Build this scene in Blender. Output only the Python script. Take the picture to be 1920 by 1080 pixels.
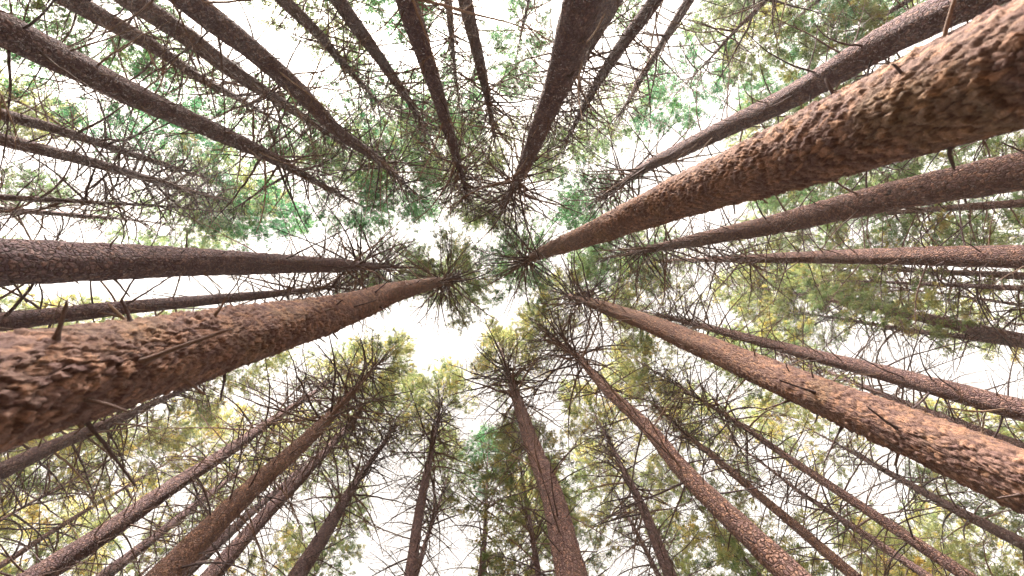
import bpy, math, random
import numpy as np
from mathutils import Matrix, Vector, Euler

for _o in list(bpy.data.objects):
    bpy.data.objects.remove(_o, do_unlink=True)
scene = bpy.context.scene
COL = scene.collection
rad = math.radians

# ------------------------------------------------------------------ camera, sky, sun, exposure
CAM_ROT = [[0.997923, 0.001318, -0.064408], [-0.001318, -0.999163, -0.040874], [-0.064408, 0.040874, -0.997086]]
CAM_Z = 1.45
cam_data = bpy.data.cameras.new('camera')
cam_data.sensor_width = 36.0
cam_data.lens = 15.09
cam_data.clip_start = 0.05
cam_data.clip_end = 2000.0
cam_data.dof.use_dof = True
cam_data.dof.focus_distance = 9.0
cam_data.dof.aperture_fstop = 2.4
cam = bpy.data.objects.new('camera', cam_data)
_m = Matrix(CAM_ROT).to_4x4()
_m.translation = (0, 0, CAM_Z)
cam.matrix_world = _m
COL.objects.link(cam)
scene.camera = cam

SUN_EL, SUN_AZ = rad(38), math.atan2(-0.25, -1.0)      # azimuth measured from +Y towards +X
world = bpy.data.worlds.new('World')
scene.world = world
world.use_nodes = True
wn = world.node_tree
wn.nodes.clear()
w_out = wn.nodes.new('ShaderNodeOutputWorld')
w_bg = wn.nodes.new('ShaderNodeBackground')
w_sky = wn.nodes.new('ShaderNodeTexSky')
w_sky.sky_type = 'NISHITA'
w_sky.sun_disc = False
w_sky.sun_elevation = SUN_EL
w_sky.sun_rotation = SUN_AZ
w_sky.air_density = 1.0
w_sky.dust_density = 6.0
w_sky.ozone_density = 1.0
w_hsv = wn.nodes.new('ShaderNodeHueSaturation')       # overcast: the cloud sheet greys the blue out
w_hsv.inputs['Saturation'].default_value = 0.12
w_tint = wn.nodes.new('ShaderNodeMix')
w_tint.data_type = 'RGBA'
w_tint.blend_type = 'MULTIPLY'
w_tint.inputs[0].default_value = 1.0
w_tint.inputs[7].default_value = (1.0, 0.915, 0.81, 1)
w_bg.inputs['Strength'].default_value = 0.08
wn.links.new(w_sky.outputs[0], w_hsv.inputs['Color'])
wn.links.new(w_hsv.outputs[0], w_tint.inputs[6])
wn.links.new(w_tint.outputs[2], w_bg.inputs['Color'])
wn.links.new(w_bg.outputs[0], w_out.inputs['Surface'])

sun_data = bpy.data.lights.new('sun', 'SUN')
sun_data.energy = 3.4
sun_data.angle = rad(10)
sun_data.color = (1.0, 0.92, 0.83)
sun = bpy.data.objects.new('sun', sun_data)
_sd = Vector((math.sin(SUN_AZ) * math.cos(SUN_EL), math.cos(SUN_AZ) * math.cos(SUN_EL), math.sin(SUN_EL)))
sun.rotation_euler = _sd.to_track_quat('Z', 'Y').to_euler()
COL.objects.link(sun)

vs = scene.view_settings
vs.view_transform = 'Standard'
vs.look = 'None'
vs.exposure = 3.42
vs.gamma = 1.0
vs.use_curve_mapping = False
scene.cycles.max_bounces = 4
scene.cycles.diffuse_bounces = 3
scene.cycles.glossy_bounces = 1
scene.cycles.transmission_bounces = 3
scene.cycles.use_denoising = True
scene.cycles.use_adaptive_sampling = True
scene.cycles.adaptive_threshold = 0.035
scene.cycles.use_light_tree = False

# trunk axis points (x, y, z in metres), radius, bare fraction, leaf hue, bark hue, relief level, label, group
TREES = [
    ([(-5.072, -2.54, 6.724), (-5.081, -2.523, 8.133), (-5.042, -2.599, 9.918), (-5.009, -2.663, 11.822), (-5.021, -2.64, 15.081)], 0.19, 0.12, 0.05, 0.1, 1,
     'thick dark trunk with long drooping dead branches, running in from the top left corner', 'tall trunks ringing the clearing'),
    ([(-6.955, -4.571, 9.718), (-6.882, -4.68, 10.96), (-6.905, -4.647, 12.479), (-6.835, -4.749, 13.665)], 0.19, 0.1, 0.15, 0.2, 0,
     'grey-brown trunk just above the thick top left corner trunk, fading out among twigs', 'tall trunks ringing the clearing'),
    ([(-5.518, -4.264, 9.098), (-5.475, -4.319, 10.073), (-5.474, -4.32, 11.256), (-5.371, -4.448, 13.337), (-5.267, -4.57, 15.83)], 0.19, 0.1, 0.45, 0.15, 0,
     'slim dark trunk second to the right of the thick top left corner trunk', 'tall trunks ringing the clearing'),
    ([(-3.198, -2.943, 6.877), (-3.145, -3.0, 7.528), (-3.119, -3.027, 8.833), (-3.163, -2.981, 11.162), (-3.004, -3.141, 13.761), (-2.929, -3.211, 17.806)], 0.152, 0.3, 0.1, 0.05, 0,
     'clean dark trunk, third right of the thick corner trunk, spray of branches at its tip', 'tall trunks ringing the clearing'),
    ([(-4.505, -6.119, 12.051), (-4.366, -6.219, 13.115), (-4.299, -6.266, 14.749), (-4.12, -6.385, 17.3)], 0.178, 0.08, 0, 0.2, 0,
     'twiggy thin trunk at the top edge hung with short dead branches before an emerald crown', 'thin trunks far back in the wood'),
    ([(-2.659, -5.043, 10.523), (-2.538, -5.105, 11.965), (-2.35, -5.194, 14.276), (-2.181, -5.267, 17.756)], 0.158, 0.3, 0.4, 0.05, 0,
     'thin bent dark trunk at the top edge, next left of the straight dark one', 'tall trunks ringing the clearing'),
    ([(-0.756, -2.668, 6.227), (-0.738, -2.673, 6.917), (-0.699, -2.684, 8.449), (-0.669, -2.692, 10.981), (-0.616, -2.704, 15.523)], 0.119, 0.35, 0.5, 0.0, 0,
     'straight near-black trunk at the top edge, left of the centre gap', 'tall trunks ringing the clearing'),
    ([(-0.922, -6.922, 12.871), (-0.934, -6.92, 13.9), (-0.968, -6.916, 15.199), (-0.998, -6.911, 16.614)], 0.128, 0.05, 0.1, 0.2, 0,
     'faint thin trunk at the top edge between two dark trunks', 'thin trunks far back in the wood'),
    ([(-0.325, -5.05, 10.057), (-0.155, -5.058, 11.709), (0.117, -5.059, 14.344), (0.387, -5.045, 17.808)], 0.15, 0.4, 0.5, 0.0, 0,
     'smooth dark trunk with few branches at the top edge, left of the widest top trunk', 'tall trunks ringing the clearing'),
    ([(0.811, -2.241, 5.245), (0.871, -2.218, 6.503), (0.867, -2.22, 7.843), (0.869, -2.219, 10.583), (0.71, -2.275, 15.11)], 0.165, 0.6, 0.6, 0.1, 2,
     'widest trunk at the top edge, grey-brown scaly bark, ending in a star of dead branches', 'thick bare trunks close overhead'),
    ([(2.213, -4.677, 9.097), (2.176, -4.694, 10.277), (2.154, -4.704, 11.32), (2.117, -4.721, 13.534)], 0.19, 0.5, 0.45, 0.05, 0,
     'dark trunk half hidden behind the widest trunk at the top edge', 'tall trunks ringing the clearing'),
    ([(2.924, -4.62, 9.14), (2.866, -4.656, 9.961), (2.811, -4.689, 11.919), (2.901, -4.634, 15.733)], 0.143, 0.5, 0.4, 0.0, 0,
     'leaning dark trunk with clean bark, next right of the widest top trunk', 'tall trunks ringing the clearing'),
    ([(4.7, -6.174, 11.468), (4.813, -6.087, 13.46), (5.043, -5.898, 16.623)], 0.137, 0.2, 0.3, 0.1, 0,
     'thin knobbly trunk second right of the widest top trunk', 'thin trunks far back in the wood'),
    ([(6.57, -6.304, 11.358), (6.572, -6.302, 12.535), (6.62, -6.252, 13.435)], 0.08, 0.5, 0, 0.35, 0,
     'very thin pale bare stem at the top edge beside an emerald crown', 'thin trunks far back in the wood'),
    ([(4.561, -2.545, 5.37), (4.517, -2.622, 5.996), (4.539, -2.583, 6.644), (4.548, -2.568, 7.69), (4.501, -2.649, 8.977), (4.455, -2.726, 10.955), (4.393, -2.826, 12.848), (4.426, -2.773, 16.699)], 0.188, 0.35, 0.1, 0.25, 2,
     'ridged brown trunk running parallel above the mossy thickest trunk at the upper right', 'thick bare trunks close overhead'),
    ([(1.61, -0.61, 2.657), (1.606, -0.599, 3.247), (1.582, -0.598, 4.812), (1.567, -0.556, 6.834), (1.532, -0.49, 10.755), (1.456, -0.328, 18.95)], 0.18, 0.66, 0.2, 1.0, 3,
     'thickest trunk of all, orange-brown flaky bark with olive lichen, entering from the upper right', 'thick bare trunks close overhead'),
    ([(5.151, -0.96, 5.274), (5.152, -0.955, 6.554), (5.172, -0.84, 8.464), (5.183, -0.769, 11.082), (5.203, -0.62, 16.613)], 0.19, 0.4, 0.3, 0.6, 2,
     'reddish-brown trunk with dark knots just below the mossy thickest trunk at the right edge', 'thick bare trunks close overhead'),
    ([(12.671, -1.607, 10.978), (12.657, -1.717, 12.444), (12.645, -1.804, 13.956), (12.639, -1.845, 15.483)], 0.118, 0.1, 0.6, 0.5, 0,
     'thin stem showing just under the knotty reddish trunk at the right edge', 'thin trunks far back in the wood'),
    ([(7.369, -0.192, 6.873), (7.367, -0.268, 8.705), (7.365, -0.319, 11.404), (7.362, -0.381, 15.992)], 0.168, 0.3, 0.5, 0.6, 1,
     'level reddish trunk with clean edges at mid-height of the right edge', 'tall trunks ringing the clearing'),
    ([(13.711, 0.119, 11.63), (13.712, 0.059, 12.998), (13.712, -0.001, 14.483), (13.711, -0.115, 16.149)], 0.114, 0.1, 0.6, 0.5, 0,
     'thin twiggy stem hugging the underside of the level right-hand trunk', 'thin trunks far back in the wood'),
    ([(12.816, 1.626, 11.009), (12.847, 1.36, 13.21), (12.868, 1.148, 15.509), (12.88, 0.995, 17.606)], 0.19, 0.2, 0.7, 0.4, 0,
     'upper of two thin trunks that cross near the right edge', 'thin trunks far back in the wood'),
    ([(14.03, 1.91, 12.454), (14.021, 1.972, 14.699), (14.033, 1.885, 17.364)], 0.116, 0.2, 0.7, 0.5, 0,
     'lower thinner of two trunks that cross near the right edge', 'thin trunks far back in the wood'),
    ([(15.057, 0.938, 12.72), (15.062, 0.854, 13.518), (15.067, 0.759, 14.426)], 0.07, 0.1, 0.7, 0.5, 0,
     'hair-thin far stem at the right edge between the level trunk and the crossing pair', 'thin trunks far back in the wood'),
    ([(6.763, 1.751, 6.35), (6.768, 1.73, 8.037), (6.765, 1.744, 10.513), (6.769, 1.726, 13.924), (6.769, 1.727, 17.443)], 0.143, 0.2, 0.75, 0.5, 1,
     'straight brown trunk with dead twigs lying just above the big rust-red trunk at lower right', 'tall trunks ringing the clearing'),
    ([(12.209, 3.99, 10.459), (12.226, 3.938, 11.592), (12.254, 3.847, 13.348), (12.319, 3.636, 15.797)], 0.145, 0.1, 0.7, 0.3, 0,
     'dark trunk squeezed between the straight brown and big rust-red trunks at lower right', 'tall trunks ringing the clearing'),
    ([(3.215, 1.262, 3.814), (3.222, 1.225, 4.364), (3.217, 1.203, 5.379), (3.22, 1.144, 6.718), (3.221, 1.026, 9.693), (3.188, 0.968, 13.668), (3.144, 0.928, 17.95)], 0.185, 0.55, 0.75, 0.95, 3,
     'big rust-red flaky trunk with broken branch stubs, sweeping in from the lower right', 'thick bare trunks close overhead'),
    ([(14.591, 7.392, 11.993), (14.585, 7.404, 13.745), (14.636, 7.303, 16.067), (14.661, 7.252, 16.994)], 0.19, 0.1, 0.8, 0.4, 0,
     'dark twiggy trunk below the big rust-red trunk near the lower right corner', 'tall trunks ringing the clearing'),
    ([(6.844, 4.33, 7.113), (6.86, 4.304, 8.524), (6.892, 4.253, 10.586), (6.946, 4.164, 12.746), (6.955, 4.15, 15.767)], 0.095, 0.35, 0.85, 0.6, 0,
     'long slender smooth trunk slanting up from the lower right corner into bright sky', 'tall trunks ringing the clearing'),
    ([(9.915, 6.852, 10.417), (9.889, 6.889, 12.446), (9.856, 6.937, 14.126), (9.898, 6.877, 15.454)], 0.106, 0.15, 0.8, 0.4, 0,
     'thin dark trunk just below the long slender one at lower right', 'thin trunks far back in the wood'),
    ([(6.7, 5.538, 8.865), (6.718, 5.516, 9.754), (6.72, 5.514, 11.216), (6.746, 5.482, 13.012), (6.738, 5.492, 15.458), (6.82, 5.389, 17.629)], 0.115, 0.15, 0.85, 0.9, 0,
     'bright orange ringed slim trunk at lower right, next to the stout pinkish one', 'tall trunks ringing the clearing'),
    ([(2.507, 2.479, 4.801), (2.489, 2.498, 5.459), (2.472, 2.515, 6.57), (2.548, 2.438, 7.696), (2.513, 2.473, 9.963), (2.596, 2.387, 13.408), (2.519, 2.467, 15.974)], 0.114, 0.35, 0.8, 0.75, 2,
     'stout pinkish-brown trunk slanting up from the bottom edge right of centre', 'thick bare trunks close overhead'),
    ([(4.019, 6.571, 10.393), (4.282, 6.403, 12.599), (4.404, 6.32, 14.796), (4.504, 6.248, 15.989)], 0.156, 0.15, 0.95, 0.3, 0,
     'dark trunk at the bottom edge under the golden yellow-green crown', 'tall trunks ringing the clearing'),
    ([(5.412, 9.481, 14.427), (5.47, 9.448, 15.898), (5.474, 9.445, 17.029), (5.515, 9.422, 17.906)], 0.113, 0.05, 0.8, 0.3, 0,
     'thin twin stem left of the dark trunk under the golden crown', 'thin trunks far back in the wood'),
    ([(1.005, 3.557, 6.346), (1.073, 3.537, 7.839), (0.979, 3.564, 9.892), (0.909, 3.583, 13.162), (0.805, 3.607, 17.631)], 0.182, 0.3, 0.85, 0.55, 2,
     'stout scaly trunk rising from the bottom edge just right of centre, with wide bare branches', 'thick bare trunks close overhead'),
    ([(-0.079, 7.765, 12.183), (0.022, 7.766, 14.122), (0.087, 7.765, 16.891)], 0.1, 0.5, 0.1, 0.3, 0,
     'lone thin straight stem at the bottom edge topped by a small emerald crown', 'thin trunks far back in the wood'),
    ([(1.593, 10.443, 15.857), (1.875, 10.396, 16.817), (2.125, 10.348, 17.854)], 0.116, 0.05, 0.7, 0.3, 0,
     'short thin stem at the bottom edge hidden in twigs left of the stout scaly trunk', 'thin trunks far back in the wood'),
    ([(-1.3, 5.322, 8.951), (-1.425, 5.29, 10.654), (-1.551, 5.254, 14.079), (-1.65, 5.224, 16.798)], 0.116, 0.12, 0.7, 0.25, 0,
     'slim dark trunk with bushy twigs at the bottom edge left of the lone thin stem', 'tall trunks ringing the clearing'),
    ([(-1.845, 8.29, 13.296), (-1.791, 8.302, 14.558), (-1.698, 8.322, 15.896), (-1.587, 8.344, 17.145)], 0.103, 0.05, 0.6, 0.3, 0,
     'thin fork-like stem beside the slim bushy trunk at the bottom edge', 'thin trunks far back in the wood'),
    ([(-3.712, 6.07, 10.177), (-3.689, 6.084, 11.108), (-3.703, 6.076, 12.39), (-3.686, 6.086, 13.941), (-3.6, 6.137, 15.962)], 0.19, 0.25, 0.75, 0.2, 0,
     'plain dark trunk leaning right at the bottom edge, nearest left of the bushy slim one', 'tall trunks ringing the clearing'),
    ([(-4.668, 5.229, 9.034), (-4.677, 5.222, 10.263), (-4.653, 5.243, 12.035), (-4.605, 5.285, 15.158), (-4.632, 5.261, 17.802)], 0.165, 0.15, 0.75, 0.3, 0,
     'dark trunk right beside and below the stout tan trunk at lower left', 'tall trunks ringing the clearing'),
    ([(-3.756, 3.576, 6.69), (-3.778, 3.553, 7.741), (-3.779, 3.552, 9.032), (-3.746, 3.587, 10.369), (-3.767, 3.565, 12.697), (-3.854, 3.471, 15.216)], 0.172, 0.4, 0.75, 0.9, 2,
     'stout tan-lit trunk slanting up from the bottom edge at lower left', 'thick bare trunks close overhead'),
    ([(-7.206, 7.332, 12.2), (-7.147, 7.39, 14.217), (-7.032, 7.499, 16.43), (-7.009, 7.521, 17.866)], 0.154, 0.1, 0.7, 0.1, 0,
     'thin dark trunk sandwiched between the stout tan trunk and its darker neighbour', 'thin trunks far back in the wood'),
    ([(-9.223, 7.432, 12.39), (-9.194, 7.468, 13.958), (-9.195, 7.467, 15.811), (-9.14, 7.534, 17.684)], 0.163, 0.1, 0.75, 0.15, 0,
     'thin dark trunk left of the stout tan trunk at lower left', 'thin trunks far back in the wood'),
    ([(-5.729, 3.924, 7.32), (-5.694, 3.974, 8.156), (-5.71, 3.952, 9.374), (-5.669, 4.01, 10.946), (-5.669, 4.01, 12.882), (-5.634, 4.059, 16.197)], 0.153, 0.3, 0.8, 0.3, 1,
     'long dark trunk slanting from the lower left corner toward the centre', 'tall trunks ringing the clearing'),
    ([(-12.152, 7.435, 12.87), (-12.186, 7.379, 14.127), (-12.191, 7.371, 15.661), (-12.182, 7.386, 16.353)], 0.106, 0.4, 0.85, 0.6, 0,
     'thin pale bare stem in the lower left corner above the long dark trunk', 'thin trunks far back in the wood'),
    ([(-11.148, 5.771, 11.915), (-11.161, 5.747, 12.391), (-11.174, 5.722, 13.049)], 0.065, 0.2, 0.8, 0.7, 0,
     'hair-thin reddish stem at the left edge near the lower corner', 'thin trunks far back in the wood'),
    ([(-8.768, 3.665, 9.718), (-8.797, 3.595, 10.567), (-8.794, 3.603, 11.774), (-8.815, 3.551, 13.407)], 0.19, 0.2, 0.7, 0.2, 0,
     'shaded trunk peeping out under the big mossy left trunk', 'tall trunks ringing the clearing'),
    ([(-1.469, 0.366, 2.839), (-1.459, 0.383, 3.195), (-1.453, 0.38, 3.634), (-1.435, 0.4, 4.37), (-1.411, 0.405, 5.703), (-1.388, 0.333, 8.207), (-1.215, 0.337, 18.45)], 0.172, 0.62, 0.55, 0.8, 3,
     'second thickest trunk, scaly brown bark with long broken stubs, entering from the left edge', 'thick bare trunks close overhead'),
    ([(-4.599, 0.501, 5.846), (-4.601, 0.481, 6.984), (-4.599, 0.504, 9.049), (-4.597, 0.52, 12.112), (-4.6, 0.487, 15.613)], 0.096, 0.2, 0.4, 0.1, 0,
     'dark trunk lying just above the scaly second thickest trunk on the left', 'tall trunks ringing the clearing'),
    ([(-3.378, -0.051, 4.68), (-3.377, -0.088, 6.319), (-3.377, -0.103, 8.369), (-3.376, -0.119, 11.679), (-3.376, -0.121, 16.203)], 0.177, 0.5, 0.4, 0.1, 2,
     'heavy dark level trunk with black knots at mid-height of the left edge', 'thick bare trunks close overhead'),
    ([(-12.804, -1.611, 13.881), (-12.795, -1.68, 15.159), (-12.783, -1.773, 16.958)], 0.116, 0.1, 0.4, 0.2, 0,
     'lower of two thin level stems at the left edge above the heavy level trunk', 'thin trunks far back in the wood'),
    ([(-10.059, -1.523, 11.226), (-10.031, -1.696, 12.876), (-9.98, -1.976, 15.458)], 0.079, 0.1, 0.25, 0.25, 0,
     'upper of two thin level stems at the left edge above the heavy level trunk', 'thin trunks far back in the wood'),
    ([(-9.548, -2.575, 10.777), (-9.535, -2.621, 12.354), (-9.546, -2.582, 14.879), (-9.546, -2.582, 17.145)], 0.145, 0.2, 0, 0.15, 0,
     'lower of two parallel slim trunks at the left edge, ending at a dark emerald crown', 'tall trunks ringing the clearing'),
    ([(-10.197, -3.285, 11.434), (-10.174, -3.354, 12.436), (-10.177, -3.345, 14.305), (-10.172, -3.36, 16.295)], 0.155, 0.1, 0.5, 0.25, 0,
     'upper of two parallel slim trunks at the left edge, tangled in fine twigs', 'tall trunks ringing the clearing'),
]

# ------------------------------------------------------------------ helpers
def tag(o, label=None, category=None, group=None, kind=None):
    if label: o['label'] = label
    if category: o['category'] = category
    if group: o['group'] = group
    if kind: o['kind'] = kind
    return o

def mesh_from(name, verts, faces, mats=(), smooth=True, face_mats=None, attrs=None):
    """verts (n,3) array, faces list of equal-length index arrays -> mesh"""
    me = bpy.data.meshes.new(name)
    verts = np.asarray(verts, np.float32)
    blocks = [np.asarray(f, np.int32) for f in faces if len(f)]
    nl = sum(b.size for b in blocks)
    npoly = sum(len(b) for b in blocks)
    me.vertices.add(len(verts)); me.vertices.foreach_set('co', verts.ravel())
    me.loops.add(nl); me.loops.foreach_set('vertex_index', np.concatenate([b.ravel() for b in blocks]))
    me.polygons.add(npoly)
    tot = np.concatenate([np.full(len(b), b.shape[1], np.int32) for b in blocks])
    start = np.concatenate([[0], np.cumsum(tot)[:-1]]).astype(np.int32)
    me.polygons.foreach_set('loop_start', start)
    me.polygons.foreach_set('loop_total', tot)
    if smooth is not None:
        me.polygons.foreach_set('use_smooth', np.full(npoly, bool(smooth)))
    if face_mats is not None:
        me.polygons.foreach_set('material_index', np.asarray(face_mats, np.int32))
    for m in mats: me.materials.append(m)
    for an, av in (attrs or {}).items():
        at = me.attributes.new(an, 'FLOAT', 'POINT')
        at.data.foreach_set('value', np.asarray(av, np.float32))
    me.update(calc_edges=True)
    me.validate()
    return me

def link(name, data, parent=None, loc=(0, 0, 0), rot=(0, 0, 0), scale=(1, 1, 1)):
    o = bpy.data.objects.new(name, data)
    COL.objects.link(o)
    if parent is not None: o.parent = parent
    o.location = loc; o.rotation_euler = rot; o.scale = scale
    return o

class Tubes:
    """collects tapered tubes along polylines into one mesh"""
    def __init__(self): self.v = []; self.q = []; self.t = []; self.n = 0
    def add(self, pts, radii, sides=5, close=True):
        pts = np.asarray(pts, float); radii = np.asarray(radii, float); n = len(pts)
        tan = np.gradient(pts, axis=0); tan /= np.linalg.norm(tan, axis=1)[:, None] + 1e-9
        ref = np.array([0, 0, 1.0]) if abs(tan[0][2]) < .8 else np.array([1.0, 0, 0])
        a = np.cross(tan, ref); a /= np.linalg.norm(a, axis=1)[:, None] + 1e-9
        b = np.cross(tan, a)
        th = np.arange(sides) * 2 * math.pi / sides
        ring = pts[:, None] + radii[:, None, None] * (a[:, None] * np.cos(th)[None, :, None] + b[:, None] * np.sin(th)[None, :, None])
        self.v.append(ring.reshape(-1, 3))
        i = (np.arange(n - 1)[:, None] * sides + np.arange(sides)[None]).ravel()
        j = (np.arange(n - 1)[:, None] * sides + (np.arange(sides)[None] + 1) % sides).ravel()
        self.q.append(np.stack([i, j, j + sides, i + sides], 1) + self.n)
        if close:
            c = len(self.v[-1])
            self.v.append(pts[-1:] + tan[-1:] * radii[-1] * .6)
            e = (n - 1) * sides + np.arange(sides)
            self.t.append(np.stack([e, (n - 1) * sides + (np.arange(sides) + 1) % sides, np.full(sides, c)], 1) + self.n)
            self.n += 1
        self.n += n * sides
    def mesh(self, name, mats, smooth=True):
        return mesh_from(name, np.concatenate(self.v), [np.concatenate(self.q)] + ([np.concatenate(self.t)] if self.t else []), mats, smooth)

# ------------------------------------------------------------------ materials
def new_mat(name):
    m = bpy.data.materials.new(name); m.use_nodes = True
    nt = m.node_tree; nt.nodes.clear()
    out = nt.nodes.new('ShaderNodeOutputMaterial')
    def node(t, **kw):
        n = nt.nodes.new('ShaderNode' + t)
        for k, v in kw.items():
            if k in n.inputs: n.inputs[k].default_value = v
            else: setattr(n, k, v)
        return n
    return m, nt, node, nt.links.new, out

def mixrgb(node, L, fac, a, b, mode='MIX'):
    n = node('Mix', data_type='RGBA', blend_type=mode)
    for s, v in ((0, fac), (6, a), (7, b)):
        if hasattr(v, 'links'): L(v, n.inputs[s])
        else: n.inputs[s].default_value = v
    return n.outputs[2]

def ramp(node, L, fac, stops):
    n = node('ValToRGB')
    e = n.color_ramp.elements
    while len(e) < len(stops): e.new(0.5)
    for k, (p, c) in enumerate(stops):
        e[k].position = p
        e[k].color = c if len(c) == 4 else (*c, 1)
    L(fac, n.inputs[0])
    return n.outputs[0]

def bark_material(name, plates):
    m, nt, node, L, out = new_mat(name)
    tc = node('TexCoord'); oi = node('ObjectInfo')
    off = node('VectorMath', operation='ADD'); sc = node('VectorMath', operation='SCALE'); sc.inputs['Scale'].default_value = 37.0
    L(oi.outputs['Random'], sc.inputs[0]); L(tc.outputs['Object'], off.inputs[0]); L(sc.outputs[0], off.inputs[1])
    mp = node('Mapping'); mp.inputs['Scale'].default_value = (1, 1, 1.35) if plates else (1.25, 1.25, .8); L(off.outputs[0], mp.inputs[0])
    warp = node('TexNoise', Scale=9.0, Detail=3.0)
    L(mp.outputs[0], warp.inputs['Vector'])
    wv = node('VectorMath', operation='MULTIPLY_ADD'); wv.inputs[1].default_value = (.05, .05, .05)
    L(warp.outputs['Color'], wv.inputs[0]); L(mp.outputs[0], wv.inputs[2])
    vor = node('TexVoronoi', feature='DISTANCE_TO_EDGE', Scale=26.0); L(wv.outputs[0], vor.inputs['Vector'])
    cell = node('TexVoronoi', feature='F1', Scale=26.0); L(wv.outputs[0], cell.inputs['Vector'])
    big = node('TexNoise', Scale=2.3, Detail=4.0, Roughness=.6); L(off.outputs[0], big.inputs['Vector'])
    fine = node('TexNoise', Scale=70.0, Detail=4.0, Roughness=.7); L(off.outputs[0], fine.inputs['Vector'])
    sep = node('SeparateColor'); L(cell.outputs['Color'], sep.inputs[0])
    if plates:
        at = node('Attribute', attribute_name='tone')
        tm = node('MapRange'); tm.inputs['To Min'].default_value = .2; tm.inputs['To Max'].default_value = .86; L(at.outputs['Fac'], tm.inputs['Value']); tone = tm.outputs[0]
        ed = node('Attribute', attribute_name='edge'); edge = ed.outputs['Fac']
    else:
        tm = node('MapRange'); tm.inputs['To Min'].default_value = .28; tm.inputs['To Max'].default_value = .74; L(sep.outputs[0], tm.inputs['Value']); tone = tm.outputs[0]
        edge = vor.outputs['Distance']
    # plate colours: scaled by a per-tree bark tint (object colour) with sunlight or shade in it
    pc = ramp(node, L, tone, [(0, (.34, .33, .40)), (.25, (.68, .60, .64)), (.5, (1.0, .92, .88)), (.8, (1.6, 1.36, 1.05)), (1, (.95, 1.08, .7))])
    c = mixrgb(node, L, 1.0, pc, oi.outputs['Color'], 'MULTIPLY')
    lich = ramp(node, L, big.outputs['Fac'], [(.54, (0, 0, 0)), (.76, (1, 1, 1))])
    lf = node('Math', operation='MULTIPLY'); L(lich, lf.inputs[0]); L(oi.outputs['Alpha'], lf.inputs[1])
    c = mixrgb(node, L, lf.outputs[0], c, (.15, .12, .05, 1))
    fc = ramp(node, L, fine.outputs['Fac'], [(.25, (.45, .43, .46)), (.75, (1.45, 1.4, 1.34))])
    c = mixrgb(node, L, 1.0, c, fc, 'MULTIPLY')
    # crevice shade painted dark into the colour along the plate edges
    ef = ramp(node, L, edge, [(0, (1, 1, 1)), (.2 if plates else .13, (0, 0, 0))])
    efm = node('Math', operation='MULTIPLY'); L(ef, efm.inputs[0]); efm.inputs[1].default_value = .85 if plates else .55
    c = mixrgb(node, L, efm.outputs[0], c, (.045, .026, .022, 1))
    hmix = node('Math', operation='MULTIPLY_ADD')
    er = ramp(node, L, edge, [(0, (0, 0, 0)), (.22, (1, 1, 1))])
    L(fine.outputs['Fac'], hmix.inputs[0]); hmix.inputs[1].default_value = .45
    if plates: hmix.inputs[2].default_value = 0.0
    else: L(er, hmix.inputs[2])
    bump = node('Bump', Strength=1.0, Distance=.03 if not plates else .012); L(hmix.outputs[0], bump.inputs['Height'])
    bs = node('BsdfPrincipled', Roughness=.9)
    bs.inputs['Specular IOR Level'].default_value = .15
    L(c, bs.inputs['Base Color']); L(bump.outputs[0], bs.inputs['Normal'])
    L(bs.outputs[0], out.inputs['Surface'])
    return m

MAT_BARK = bark_material('scaly_bark', False)
MAT_PLATES = bark_material('flaky_bark', True)

def twig_material():
    m, nt, node, L, out = new_mat('dead_twig_wood')
    oi = node('ObjectInfo'); tc = node('TexCoord')
    nz = node('TexNoise', Scale=30.0, Detail=3.0); L(tc.outputs['Object'], nz.inputs['Vector'])
    c0 = ramp(node, L, oi.outputs['Random'], [(0, (.05, .038, .041)), (.45, (.07, .051, .050)), (.8, (.105, .072, .06)), (1, (.15, .105, .08))])
    c1 = ramp(node, L, nz.outputs['Fac'], [(.3, (.65, .65, .65)), (.7, (1.25, 1.25, 1.25))])
    c = mixrgb(node, L, 1.0, c0, c1, 'MULTIPLY')
    bs = node('BsdfPrincipled', Roughness=.9); bs.inputs['Specular IOR Level'].default_value = .1
    L(c, bs.inputs['Base Color']); L(bs.outputs[0], out.inputs['Surface'])
    return m
MAT_TWIG = twig_material()

def knot_material():
    m, nt, node, L, out = new_mat('dark_knot_wood')
    tc = node('TexCoord'); nz = node('TexNoise', Scale=9.0, Detail=4.0); L(tc.outputs['Object'], nz.inputs['Vector'])
    c = ramp(node, L, nz.outputs['Fac'], [(.3, (.03, .022, .024)), (.7, (.075, .052, .05))])
    bp = node('Bump', Strength=.7, Distance=.1); L(nz.outputs['Fac'], bp.inputs['Height'])
    bs = node('BsdfPrincipled', Roughness=.95); bs.inputs['Specular IOR Level'].default_value = .1
    L(c, bs.inputs['Base Color']); L(bp.outputs[0], bs.inputs['Normal']); L(bs.outputs[0], out.inputs['Surface'])
    return m
MAT_KNOT = knot_material()

def needle_material():
    m, nt, node, L, out = new_mat('conifer_needles')
    oi = node('ObjectInfo'); at = node('Attribute', attribute_name='tone')
    k = ramp(node, L, at.outputs['Fac'], [(0, (.45, .62, .62)), (.3, (.75, .9, .8)), (.6, (1.1, 1.1, 1.0)), (.85, (1.5, 1.3, 1.0)), (1, (1.8, 1.25, .8))])
    c = mixrgb(node, L, 1.0, oi.outputs['Color'], k, 'MULTIPLY')
    df = node('BsdfDiffuse'); tr = node('BsdfTranslucent')
    L(c, df.inputs['Color']); L(c, tr.inputs['Color'])
    mx = node('MixShader'); mx.inputs[0].default_value = .62
    L(df.outputs[0], mx.inputs[1]); L(tr.outputs[0], mx.inputs[2]); L(mx.outputs[0], out.inputs['Surface'])
    return m
MAT_NEEDLE = needle_material()

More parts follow.
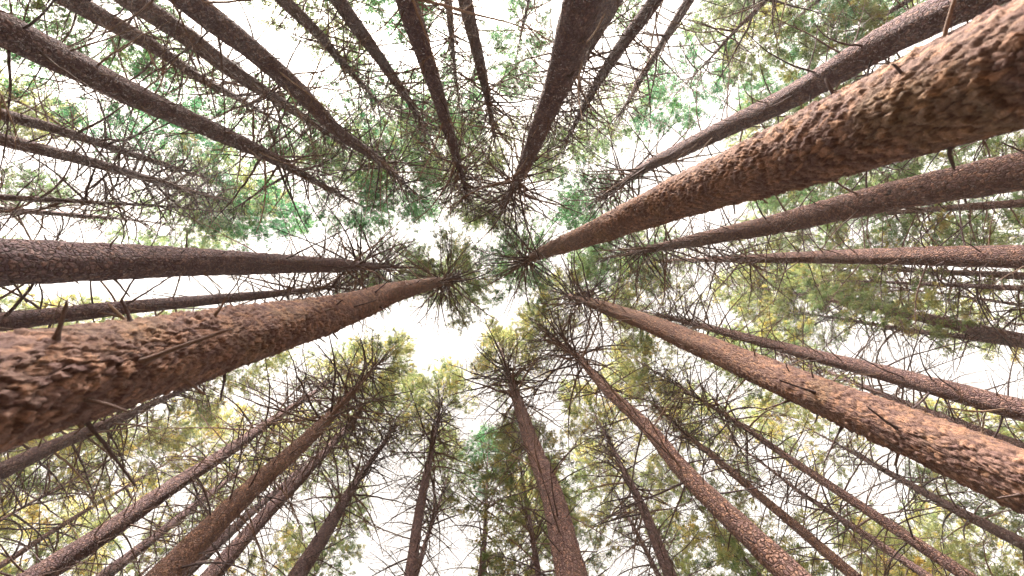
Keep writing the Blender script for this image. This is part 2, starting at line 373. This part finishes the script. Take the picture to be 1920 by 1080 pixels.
def ground_material():
    m, nt, node, L, out = new_mat('needle_litter')
    tc = node('TexCoord')
    a = node('TexNoise', Scale=1.3, Detail=8.0, Roughness=.65); L(tc.outputs['Object'], a.inputs['Vector'])
    b = node('TexNoise', Scale=45.0, Detail=4.0, Roughness=.7); L(tc.outputs['Object'], b.inputs['Vector'])
    c = ramp(node, L, a.outputs['Fac'], [(.3, (.09, .055, .035)), (.55, (.17, .105, .06)), (.7, (.10, .11, .04))])
    d = ramp(node, L, b.outputs['Fac'], [(.3, (.6, .6, .6)), (.7, (1.35, 1.3, 1.2))])
    e = mixrgb(node, L, 1.0, c, d, 'MULTIPLY')
    bp = node('Bump', Strength=.8, Distance=.04); L(b.outputs['Fac'], bp.inputs['Height'])
    bs = node('BsdfPrincipled', Roughness=.95); L(e, bs.inputs['Base Color']); L(bp.outputs[0], bs.inputs['Normal'])
    L(bs.outputs[0], out.inputs['Surface'])
    return m

# ------------------------------------------------------------------ the ground
rng = np.random.default_rng(11)
_g = np.concatenate([[-900, -300, -100, -50], np.linspace(-28, 28, 113), [50, 100, 300, 900]])
_gx, _gy = np.meshgrid(_g, _g, indexing='ij')
_gz = .09 * np.sin(_gx * .9 + 1) * np.cos(_gy * .7) + .05 * np.sin(_gx * 2.3 + _gy * 1.9) + .02 * rng.standard_normal(_gx.shape)
_gz -= .25 * np.exp(-(_gx ** 2 + _gy ** 2) / 4)
_n = len(_g)
_i = (np.arange(_n - 1)[:, None] * _n + np.arange(_n - 1)[None]).ravel()
ground = link('ground', mesh_from('ground', np.stack([_gx, _gy, _gz - .06], -1).reshape(-1, 3), [np.stack([_i, _i + _n, _i + _n + 1, _i + 1], 1)], [ground_material()]))
tag(ground, 'brown forest floor of fallen needles and moss', kind='structure')

# ------------------------------------------------------------------ shared pieces: dead branches, stubs, knots, crowns
def limb_curve(r, n, length, droop, wig, up):
    t = np.linspace(0, 1, n)
    y = np.cumsum(r.normal(0, wig, n)) * length; y -= y[0]
    z = up * t * length - droop * t ** 2 * length + np.cumsum(r.normal(0, wig * .6, n)) * length
    z -= z[0]
    return np.stack([t * length, y, z], 1)

def make_dead_branch(seed):
    """a bare unit-length branch along +X with side twigs and a kinked, drooping line"""
    r = np.random.default_rng(seed); T = Tubes()
    n = 11
    main = limb_curve(r, n, 1.0, r.uniform(-.05, .36), .004, r.uniform(-.1, .3))
    main[:, 1] += r.uniform(-.12, .12) * main[:, 0] ** 2
    rr = np.linspace(.0098, .0026, n) * r.uniform(.9, 1.15)
    T.add(main, rr, 5)
    for k in range(r.integers(3, 8)):
        t0 = r.uniform(.18, .95); i = min(int(t0 * (n - 1)), n - 2); f = t0 * (n - 1) - i
        p0 = main[i] * (1 - f) + main[i + 1] * f
        d = main[i + 1] - main[i]; d /= np.linalg.norm(d)
        s = r.choice((-1, 1)); ang = r.uniform(.5, 1.2) * s; ln = r.uniform(.12, .42) * (1.15 - t0 * .6)
        dv = np.array([d[0] * math.cos(ang) - d[1] * math.sin(ang), d[0] * math.sin(ang) + d[1] * math.cos(ang), d[2] + r.uniform(-.35, .2)])
        dv /= np.linalg.norm(dv)
        tt = np.linspace(0, 1, 5)[:, None]
        q = p0 + dv * tt * ln + np.array([0, 0, -1]) * (tt ** 2) * ln * r.uniform(-.1, .35) + np.cumsum(r.normal(0, .012, (5, 3)), 0) * ln * 2 * (tt > 0)
        T.add(q, np.linspace(.0041, .0019, 5), 3)
        for j in range(r.integers(0, 2)):
            a = r.integers(1, 4); e = dv + r.normal(0, .6, 3); e /= np.linalg.norm(e)
            l2 = ln * r.uniform(.2, .5)
            T.add([q[a], q[a] + e * l2 * .5 + r.normal(0, .01, 3), q[a] + e * l2], [.0028, .0022, .0015], 3)
    return T.mesh('dead_branch', [MAT_TWIG])
BRANCHES = [make_dead_branch(100 + k) for k in range(18)]

def make_stub(seed):
    r = np.random.default_rng(seed); T = Tubes()
    n = 6
    main = limb_curve(r, n, 1.0, r.uniform(-.1, .35), .02, r.uniform(-.2, .2))
    T.add(main, np.array([.15, .088, .075, .07, .062, .055]) * r.uniform(.8, 1.1), 7)
    e = main[-1]
    for k in range(3):
        T.add([e - [.05, 0, 0], e + [.09 * r.uniform(.5, 1.3), r.normal(0, .03), r.normal(0, .03)]], [.03, .008], 4)
    return T.mesh('broken_stub', [MAT_TWIG])
STUBS = [make_stub(300 + k) for k in range(6)]

def make_knot(seed):
    r = np.random.default_rng(seed); V = []; Q = []
    n, rings = 14, [(1.15, -.3), (.95, .02), (.7, .2), (.45, .27), (.25, .22)]
    for k, (ra, h) in enumerate(rings):
        th = np.arange(n) * 2 * math.pi / n
        rr = ra * (1 + .16 * r.standard_normal(n))
        V.append(np.stack([np.full(n, h) + .05 * r.standard_normal(n), rr * np.cos(th), 1.25 * rr * np.sin(th)], 1))
    i = (np.arange(len(rings) - 1)[:, None] * n + np.arange(n)[None]).ravel()
    j = (np.arange(len(rings) - 1)[:, None] * n + (np.arange(n)[None] + 1) % n).ravel()
    Q = np.stack([i, j, j + n, i + n], 1)
    V = np.concatenate(V + [np.array([[.18, 0, 0]])])
    e = (len(rings) - 1) * n + np.arange(n)
    tr = np.stack([e, (len(rings) - 1) * n + (np.arange(n) + 1) % n, np.full(n, len(V) - 1)], 1)
    return mesh_from('knot', V, [Q, tr], [MAT_KNOT])
KNOTS = [make_knot(400 + k) for k in range(5)]

def make_crown(seed, height=6.5, spread=2.1, open_=0.0):
    """live crown: whorls of boughs with side shoots, each shoot ending in brushes of needles with gaps between"""
    r = np.random.default_rng(seed); T = Tubes()
    P, D, S, TN = [], [], [], []
    z = 0.0
    while z < height - .1:
        f = z / height
        L0 = spread * (1 - f) ** .7 * (0.7 + .3 * min(1, f * 5)) + .15
        nb = int(r.integers(4, 7)); a0 = r.uniform(0, 6.28)
        for b in range(nb):
            if r.random() < open_ + .1: continue
            az = a0 + b * 6.283 / nb + r.normal(0, .25); ln = L0 * r.uniform(.5, 1.15)
            c = limb_curve(r, 8, ln, .28 * (1 - f), .012, .1 + .75 * f)
            ca, sa = math.cos(az), math.sin(az)
            c = np.stack([c[:, 0] * ca - c[:, 1] * sa, c[:, 0] * sa + c[:, 1] * ca, c[:, 2] + z + r.normal(0, .08)], 1)
            T.add(c, np.linspace(.014, .004, 8) * (.55 + .45 * ln / spread), 4)
            tone_b = np.clip(r.normal(.5, .2), 0, 1)
            for s in range(int(ln * 10.0) + 3):
                t0 = math.sqrt(r.uniform(.09 if f < .4 else .02, 1.0)); x = t0 * 7; i = min(int(x), 6); w = x - i
                p0 = c[i] * (1 - w) + c[i + 1] * w; d = c[i + 1] - c[i]; d /= np.linalg.norm(d)
                sd = r.choice((-1, 1)) * r.uniform(.4, 1.1)
                e = np.array([d[0] * math.cos(sd) - d[1] * math.sin(sd), d[0] * math.sin(sd) + d[1] * math.cos(sd), d[2] - r.uniform(-.15, .4)])
                e /= np.linalg.norm(e)
                sl = r.uniform(.14, .48) * (1.25 - .6 * t0)
                T.add([p0, p0 + e * sl], [.0045, .002], 3)
                # one or two separate brushes of needles along the shoot
                for q in range(1 if sl < .25 else 2):
                    cen = p0 + e * sl * (1.0 - .55 * q) + r.normal(0, .02, 3)
                    m = int(r.integers(3, 6)); bl_ = r.uniform(.09, .17)
                    u = np.linspace(-.5, .5, m)[:, None]
                    P.append(cen + e * bl_ * u + r.normal(0, .010, (m, 3))); D.append(np.repeat(e[None], m, 0)); S.append(np.full(m, r.uniform(.8, 1.3)))
                    TN.append(np.clip(np.full(m, tone_b + r.normal(0, .17)) + r.normal(0, .08, m), 0, 1))
        z += r.uniform(.28, .46) * (1 - .3 * f)
    P = np.concatenate(P); D = np.concatenate(D); S = np.concatenate(S); TN = np.concatenate(TN)
    nt = len(P); K = 6
    P = np.repeat(P, K, 0); D = np.repeat(D, K, 0); S = np.repeat(S, K); TN = np.repeat(TN, K)
    nrm = r.standard_normal((nt * K, 3))
    sdv = nrm - (nrm * D).sum(1)[:, None] * D; sdv /= np.linalg.norm(sdv, axis=1)[:, None] + 1e-9
    bl = D * .6 + sdv * .8; bl /= np.linalg.norm(bl, axis=1)[:, None]
    wd = np.cross(bl, r.standard_normal((nt * K, 3))); wd /= np.linalg.norm(wd, axis=1)[:, None] + 1e-9
    ln = .095 * S * r.uniform(.7, 1.3, nt * K); hw = .0082 * S
    v1 = P + bl * ln[:, None] * .5 - wd * hw[:, None]; v3 = P + bl * ln[:, None] * .5 + wd * hw[:, None]
    NV = np.stack([P, v1, P + bl * ln[:, None], v3], 1).reshape(-1, 3)
    base = np.arange(nt * K)[:, None] * 4 + np.arange(4)[None]
    boughs = T.mesh('boughs', [MAT_TWIG])
    needles = mesh_from('needles', NV, [base], [MAT_NEEDLE], smooth=False, attrs={'tone': np.repeat(TN, 4)})
    return needles, boughs
CROWNS = [make_crown(500 + k, 6.0 + .4 * (k % 3), 1.75 + .15 * (k % 4), .03 + .05 * (k % 3)) for k in range(8)]

# ------------------------------------------------------------------ trees
BARK_SHADED = np.array([.112, .086, .104]); BARK_MID = np.array([.140, .098, .100]); BARK_RUST_LIT = np.array([.182, .123, .105])  # purple end has backlit shade painted in, rust end the sunlight
LEAF_EMERALD = np.array([.06, .175, .085]); LEAF_GREEN = np.array([.165, .20, .092]); LEAF_GOLD = np.array([.27, .262, .105])
def lerp3(a, b, c, t): return a + (b - a) * min(1, t * 2) if t < .5 else b + (c - b) * (t - .5) * 2

def plate_relief(u, v, circ, rr, cu, cv):
    """flaky plates on an unrolled trunk; returns height, tone, edge"""
    nu = max(6, int(round(circ / cu))); cu = circ / nu
    vmax = v.max() + 1; nv = int(vmax / cv) + 3
    ju = rr.uniform(-.42, .42, (nu, nv)); jv = rr.uniform(-.42, .42, (nu, nv)); tn = rr.random((nu, nv)); ht = rr.uniform(.2, 1.0, (nu, nv))
    gu = u / cu; gv = v / cv + 1
    iu = np.floor(gu).astype(int); iv = np.floor(gv).astype(int)
    d1 = np.full(u.shape, 9.0); d2 = np.full(u.shape, 9.0); tone = np.zeros(u.shape); h = np.zeros(u.shape); lv = np.zeros(u.shape)
    for a in (-1, 0, 1):
        for b in (-1, 0, 1):
            cu_ = (iu + a) % nu; cv_ = np.clip(iv + b, 0, nv - 1)
            du = gu - (iu + a + .5 + ju[cu_, cv_]); dv = gv - (iv + b + .5 + jv[cu_, cv_])
            d = .5 * np.sqrt(du * du + dv * dv) + .5 * np.maximum(np.abs(du + .35 * dv), np.abs(dv))
            better = d < d1
            d2 = np.where(better, d1, np.minimum(d2, d))
            tone = np.where(better, tn[cu_, cv_], tone); h = np.where(better, ht[cu_, cv_], h); lv = np.where(better, dv, lv)
            d1 = np.where(better, d, d1)
    edge = np.clip(d2 - d1, 0, 1)
    e = np.clip(edge / .13, 0, 1); e = e * e * (3 - 2 * e)
    return e * h * (1.0 - .9 * lv), tone, edge

def smooth_axis(pts, ztop):
    pts = np.array(pts, float)
    z = np.linspace(-.3, ztop, 260)
    lean = (pts[-1, :2] - pts[0, :2]) / (pts[-1, 2] - pts[0, 2])
    base = pts[0, :2] - lean * (pts[0, 2] + .3)
    tl = (pts[-1, :2] - pts[-2, :2]) / (pts[-1, 2] - pts[-2, 2]); tl = .4 * tl + .3 * lean
    top = pts[-1, :2] + tl * max(0, ztop - pts[-1, 2])
    Z = np.concatenate([[-.3], pts[:, 2], [max(ztop, pts[-1, 2] + .1)]])
    X = np.concatenate([[base[0]], pts[:, 0], [top[0]]]); Y = np.concatenate([[base[1]], pts[:, 1], [top[1]]])
    x = np.interp(z, Z, X); y = np.interp(z, Z, Y)
    k = np.hanning(23); k /= k.sum()
    pad = lambda a: np.concatenate([2 * a[0] - a[11:0:-1], a, 2 * a[-1] - a[-2:-13:-1]])
    return z, np.convolve(pad(x), k, 'valid'), np.convolve(pad(y), k, 'valid')

def in_view(x, y, z, margin):
    h = z - CAM_Z
    if h < .6: return False
    return (abs(x) - margin) / h < 1.30 and (abs(y) - margin) / h < .78

CROWN_SCALE = {9: .62, 10: .6, 8: .75, 11: .75, 6: .8, 47: 1.1, 33: 1.0, 15: .85, 25: .85, 30: .8, 49: .8, 48: .8, 36: 1.1, 39: .8, 40: .75, 43: .8, 38: .85}
# stubs one can pick out on the nearest trunks: height, bearing on trunk, direction, length, pitch, thickness
SPECIAL_STUBS = {47: [(3.15, -.15, -.38, .36, .05, .12), (3.05, 1.3, .9, .3, .1, .075), (3.3, -1.5, -1.9, .10, -.1, .10), (2.75, -1.5, -1.9, .10, -.1, .09), (3.75, -1.2, -.9, .12, 0, .1), (3.9, 1.5, 1.5, .16, .2, .1)],
                 25: [(5.2, 3.6, 3.5, .42, .1, .13), (5.6, 2.2, 2.9, .38, .1, .11), (5.0, 1.9, 2.2, .35, .1, .11), (6.4, 2.0, 2.4, .4, .1, .1), (4.4, 3.5, 3.7, .3, 0, .12)]}

def build_tree(idx, pts, R0, bare, leaf, bark, res, label, group, crown_k, live_base, crown_h, name='conifer_tree', branch_keep=1.0):
    rr = np.random.default_rng(9000 + idx)
    ztip = pts[-1][2]; ztop = live_base + crown_h * .97
    z, ax, ay = smooth_axis(pts, ztop)
    base = np.array([np.interp(0, z, ax), np.interp(0, z, ay), 0.0])
    root = link(name, None, None, base)
    root.empty_display_size = .3
    tag(root, label, 'tree', group)
    def axis(h): return np.array([np.interp(h, z, ax), np.interp(h, z, ay)]) - base[:2]
    def radius(h):
        h = np.asarray(h, float)
        body = R0 * (1 - .30 * np.clip(h / ztip, 0, 1) ** 1.6)
        flare = R0 * .55 * np.exp(-np.clip(h + .1, 0, None) / .28)
        up = np.interp(h, [ztip * .72, ztip, live_base + .4, ztop], [1, .62, .3, .12])
        return np.maximum(body * up, .012) + flare
    # whorl heights
    whorl = []; h = 1.3 + rr.uniform(0, .4)
    while h < live_base + .6:
        whorl.append(h); h += rr.uniform(.34, .56) * (.66 if h > ztip * .8 else .92)
    whorl = np.array(whorl)
    # ---- trunk
    if res == 3:
        n = 288; hs = [-.3]
        while hs[-1] < 9.5: hs.append(hs[-1] + (.03 if hs[-1] < 1.6 else .0062 * (1 + max(0, hs[-1] - 2.2) * .55)))
        hs = np.array(hs + list(np.linspace(9.6, ztop, 60)))
    else:
        n = (20, 28, 44)[res]; m = (70, 130, 240)[res]
        hs = np.concatenate([np.linspace(-.3, 1.2, 8), np.linspace(1.35, ztop, m)])
    th = np.arange(n) * 2 * math.pi / n + .01
    H, TH = np.meshgrid(hs, th, indexing='ij')
    Rz = radius(hs)
    Rm = np.repeat(Rz[:, None], n, 1)
    ph = rr.uniform(0, 6.28, 6)
    lump = .035 * np.sin(2 * TH + H * .5 + ph[0]) + .025 * np.sin(3 * TH - H * .8 + ph[1]) + .018 * np.sin(5 * TH + H * 2.1 + ph[2])
    sw = np.exp(-((H - whorl[np.abs(H[..., None] - whorl).argmin(-1)]) / .07) ** 2) if res < 3 else 0
    Rm = Rm * (1 + lump + .05 * sw)
    attrs = None
    if res == 3:
        circ = 2 * math.pi * R0
        U = TH / (2 * math.pi) * circ; V = H + .3
        U2 = U + .007 * np.sin(V * 31 + 3 * np.sin(TH * 5)) + .004 * np.sin(V * 83 + TH * 11); V2 = V + .014 * np.sin(TH * 7 + V * 4) + .008 * np.sin(TH * 23 + V * 9) + .004 * np.sin(TH * 57 + V * 41)
        hh, tone, edge = plate_relief(U2, V2, circ, rr, .034, .054)
        h2, t2, e2 = plate_relief(U2 + .4, V2 + .2, circ, rr, .013, .030)
        patch = .65 + .35 * np.sin(TH * 3 + V * 1.7 + ph[3]) * np.sin(V * 2.3 + ph[4])
        Rm = Rm + (hh * .025 * patch + h2 * .007) * np.clip(Rm / R0, .3, 1) - .012
        attrs = {'tone': np.clip(tone * .8 + t2 * .2, 0, 1).ravel(), 'edge': np.minimum(edge, e2 * .9 + .1).ravel()}
    else:
        Rm = Rm * (1 + .02 * rr.standard_normal(Rm.shape))
    axx = np.interp(hs, z, ax) - base[0]; ayy = np.interp(hs, z, ay) - base[1]
    VV = np.stack([axx[:, None] + Rm * np.cos(TH), ayy[:, None] + Rm * np.sin(TH), H], -1).reshape(-1, 3)
    k = len(hs)
    i = (np.arange(k - 1)[:, None] * n + np.arange(n)[None]).ravel(); j = (np.arange(k - 1)[:, None] * n + (np.arange(n)[None] + 1) % n).ravel()
    trunk = link('trunk', mesh_from('trunk', VV, [np.stack([i, j, j + n, i + n], 1)], [MAT_PLATES if res == 3 else MAT_BARK], True, None, attrs), root)
    tint = lerp3(BARK_SHADED, BARK_MID, BARK_RUST_LIT, bark) * rr.uniform(.92, 1.08) * (.66 if res == 3 else 1)
    trunk.color = (*tint, .4 * bark if res == 3 else .22 * bark)
    # ---- dead branches, stubs and knots, whorl by whorl
    nbranch = 0
    for h in whorl:
        c = axis(h); r0 = float(radius(h))
        wx, wy = c[0] + base[0], c[1] + base[1]
        if not in_view(wx, wy, h, 2.4): continue
        f = h / ztip
        a0 = rr.uniform(0, 6.28); nb = int(rr.integers(4, 8))
        for b in range(nb):
            az = a0 + b * 6.283 / nb + rr.normal(0, .25)
            hh = h + rr.normal(0, .05)
            px, py = c[0] + math.cos(az) * r0 * .93, c[1] + math.sin(az) * r0 * .93
            if f < bare:
                q = rr.random()
                near = res >= 2
                if q < (0 if res == 3 else .62 if near else .45):
                    s = r0 * (rr.uniform(.12, .2) if res == 3 else rr.uniform(.2, .36))
                    link('knot', KNOTS[rr.integers(len(KNOTS))], root, (px, py, hh), (rr.uniform(-.3, .3), rr.uniform(-.1, .1), az), (s * .9, s, s))
                if q > .55:
                    s = rr.uniform(.04, .12) if q < .95 else rr.uniform(.12, .28)
                    th_ = min(1.0, .09 / s)
                    link('broken_stub', STUBS[rr.integers(len(STUBS))], root, (px, py, hh), (rr.uniform(0, 6), rr.uniform(-.35, .25), az), (s, s * th_ * 1.1, s * th_ * 1.1))
                continue
            if rr.random() > branch_keep * (.88 if f < .75 else .97) or nbranch >= 290: continue
            if f > bare and f < bare + .12 and rr.random() < .35:
                s = rr.uniform(.08, .3)
                link('broken_stub', STUBS[rr.integers(len(STUBS))], root, (px, py, hh), (rr.uniform(0, 6), rr.uniform(-.35, .25), az), (s, min(s, .1), min(s, .1)))
                continue
            ln = rr.uniform(.5, 1.35) if f < .76 else rr.uniform(.95, 1.75) * (1.12 - .3 * max(0, f - .7) / .3)
            if res >= 2 and f > .7: ln *= 1.15
            if rr.random() < .25: ln *= .45
            tw = (1.15 if ln > .9 else 1.5) * (1 + .65 * float(np.clip((f - .6) / .25, 0, 1)))
            o = link('branch', BRANCHES[rr.integers(len(BRANCHES))], root, (px, py, hh), (rr.uniform(-.6, .6), rr.uniform(-.3, .28) - .12 * max(0, f - .7) / .3, az), (ln, ln * tw, ln * tw))
            nbranch += 1
    for (h, az0, az, ln, pitch, thick) in SPECIAL_STUBS.get(idx, ()):
        c = axis(h); r0 = float(radius(h))
        link('broken_stub', STUBS[rr.integers(len(STUBS))], root, (c[0] + math.cos(az0) * r0 * .95, c[1] + math.sin(az0) * r0 * .95, h), (0, pitch, az), (ln, thick, thick))
    # ---- live crown
    needles, boughs = CROWNS[crown_k]
    if in_view(base[0] + axis(live_base)[0], base[1] + axis(live_base)[1], live_base + crown_h, 2.5):
        s = crown_h / 6.4
        c0 = axis(live_base); c1 = axis(ztop)
        tilt = (c1 - c0) / crown_h
        rot = Euler((-tilt[1], tilt[0], rr.uniform(0, 6.28)))
        sx = s * CROWN_SCALE.get(idx, 1) * rr.uniform(.85, 1.12) * (.95 if idx < 200 and math.hypot(*c0 + base[:2]) < 4.5 else 1)
        crown = link('crown', boughs, root, (c0[0], c0[1], live_base), rot, (sx, sx, s))
        nd = link('needles', needles, crown)
        nd['kind'] = 'stuff'
        lc = lerp3(LEAF_EMERALD, LEAF_GREEN, LEAF_GOLD, leaf) * rr.uniform(.9, 1.12)
        nd.color = (*lc, 1)
    return root

_r = np.random.default_rng(77)
placed = []
for k, (pts, R0, bare, leaf, bark, res, label, group) in enumerate(TREES):
    ztip = pts[-1][2]
    live = min(ztip * 1.12, 17.6) + _r.uniform(-.5, .5)
    ch = _r.uniform(5.4, 6.8) if R0 > .1 else _r.uniform(3.8, 5)
    root = build_tree(k, pts, R0, bare, leaf, bark, res, label, group, int(_r.integers(len(CROWNS))), live, ch, branch_keep=.7 if group.startswith('thin') else 1.0)
    placed.append((root.location.x, root.location.y))

# ---- slimmer trees standing farther back, seen only as crowns and twigs between the trunks
SECTORS = {(0, 0): 'upper left', (1, 0): 'top centre', (2, 0): 'upper right', (0, 1): 'left', (2, 1): 'right', (0, 2): 'lower left', (1, 2): 'bottom centre', (2, 2): 'lower right'}
ORD = ['first', 'second', 'third', 'fourth', 'fifth', 'sixth', 'seventh', 'eighth', 'ninth', 'tenth', 'eleventh', 'twelfth', 'thirteenth', 'fourteenth', 'fifteenth', 'sixteenth', 'seventeenth', 'eighteenth', 'nineteenth', 'twentieth']
NFILL = 76
tries = 0; fills = []
while len(fills) < NFILL and tries < 6000:
    tries += 1
    x, y = _r.uniform(-21, 21), _r.uniform(-12.5, 12.5)
    if abs(x) / 15 < .62 and abs(y) / 15 < .40: continue
    if any((x - a) ** 2 + (y - b) ** 2 < 2.0 ** 2 for a, b in placed): continue
    sx, sy = (0 if x < -6 else 2 if x > 6 else 1), (0 if y < -4 else 2 if y > 4 else 1)
    if (sx, sy) == (1, 1): continue
    if abs(x) > 19 or abs(y) > 11.5: continue
    placed.append((x, y))
    lx, ly = _r.normal(0, .02, 2); zt = _r.uniform(12.5, 16.5)
    pts = [(x + lx * 3, y + ly * 3, 3.0), (x + lx * 8, y + ly * 8, 8.0), (x + lx * zt, y + ly * zt, zt)]
    leaf = float(np.clip(.45 + .03 * y + _r.normal(0, .2), 0, 1)) if y < 0 else float(np.clip(.62 + .02 * y + _r.normal(0, .12), 0, 1))
    fills.append((SECTORS[(sx, sy)], pts[-1][0] / zt, pts, leaf))
fills.sort(key=lambda q: (q[0], q[1]))
count = {}
for k, (w, _s, pts, leaf) in enumerate(fills):
    n = count.get(w, 0); count[w] = n + 1
    hue = 'emerald' if leaf < .25 else 'green' if leaf < .55 else 'yellow-green' if leaf < .8 else 'golden-green'
    zt = pts[-1][2]
    build_tree(200 + k, pts, _r.uniform(.06, .10), .1, leaf, .25, 0,
               'slim far conifer with %s crown, %s from the left among the %s far crowns' % (hue, ORD[min(n, 19)], w), 'far conifers filling in between the trunks',
               int(_r.integers(len(CROWNS))), zt - _r.uniform(.2, 4.0), _r.uniform(5, 7), branch_keep=.42)
print('objects', len(bpy.data.objects))


# ------------------------------------------------------------------ haze volume added for a bloom-like veil and lifted darks
def haze_material():
    m, nt, node, L, out = new_mat('bloom_veil')
    v = node('VolumePrincipled')
    v.inputs['Color'].default_value = (1, .96, .94, 1)
    v.inputs['Density'].default_value = .0012
    v.inputs['Anisotropy'].default_value = .3
    L(v.outputs[0], out.inputs['Volume'])
    return m
hb = np.array([(x, y, z) for x in (-27, 27) for y in (-20, 20) for z in (-1.6, 27.5)], float)
haze = link('haze', mesh_from('haze', hb, [np.array([(0, 1, 3, 2), (4, 6, 7, 5), (0, 4, 5, 1), (2, 3, 7, 6), (0, 2, 6, 4), (1, 5, 7, 3)])], [haze_material()], False))
tag(haze, 'thin pale haze added among the trees as a bloom-like veil', kind='stuff')
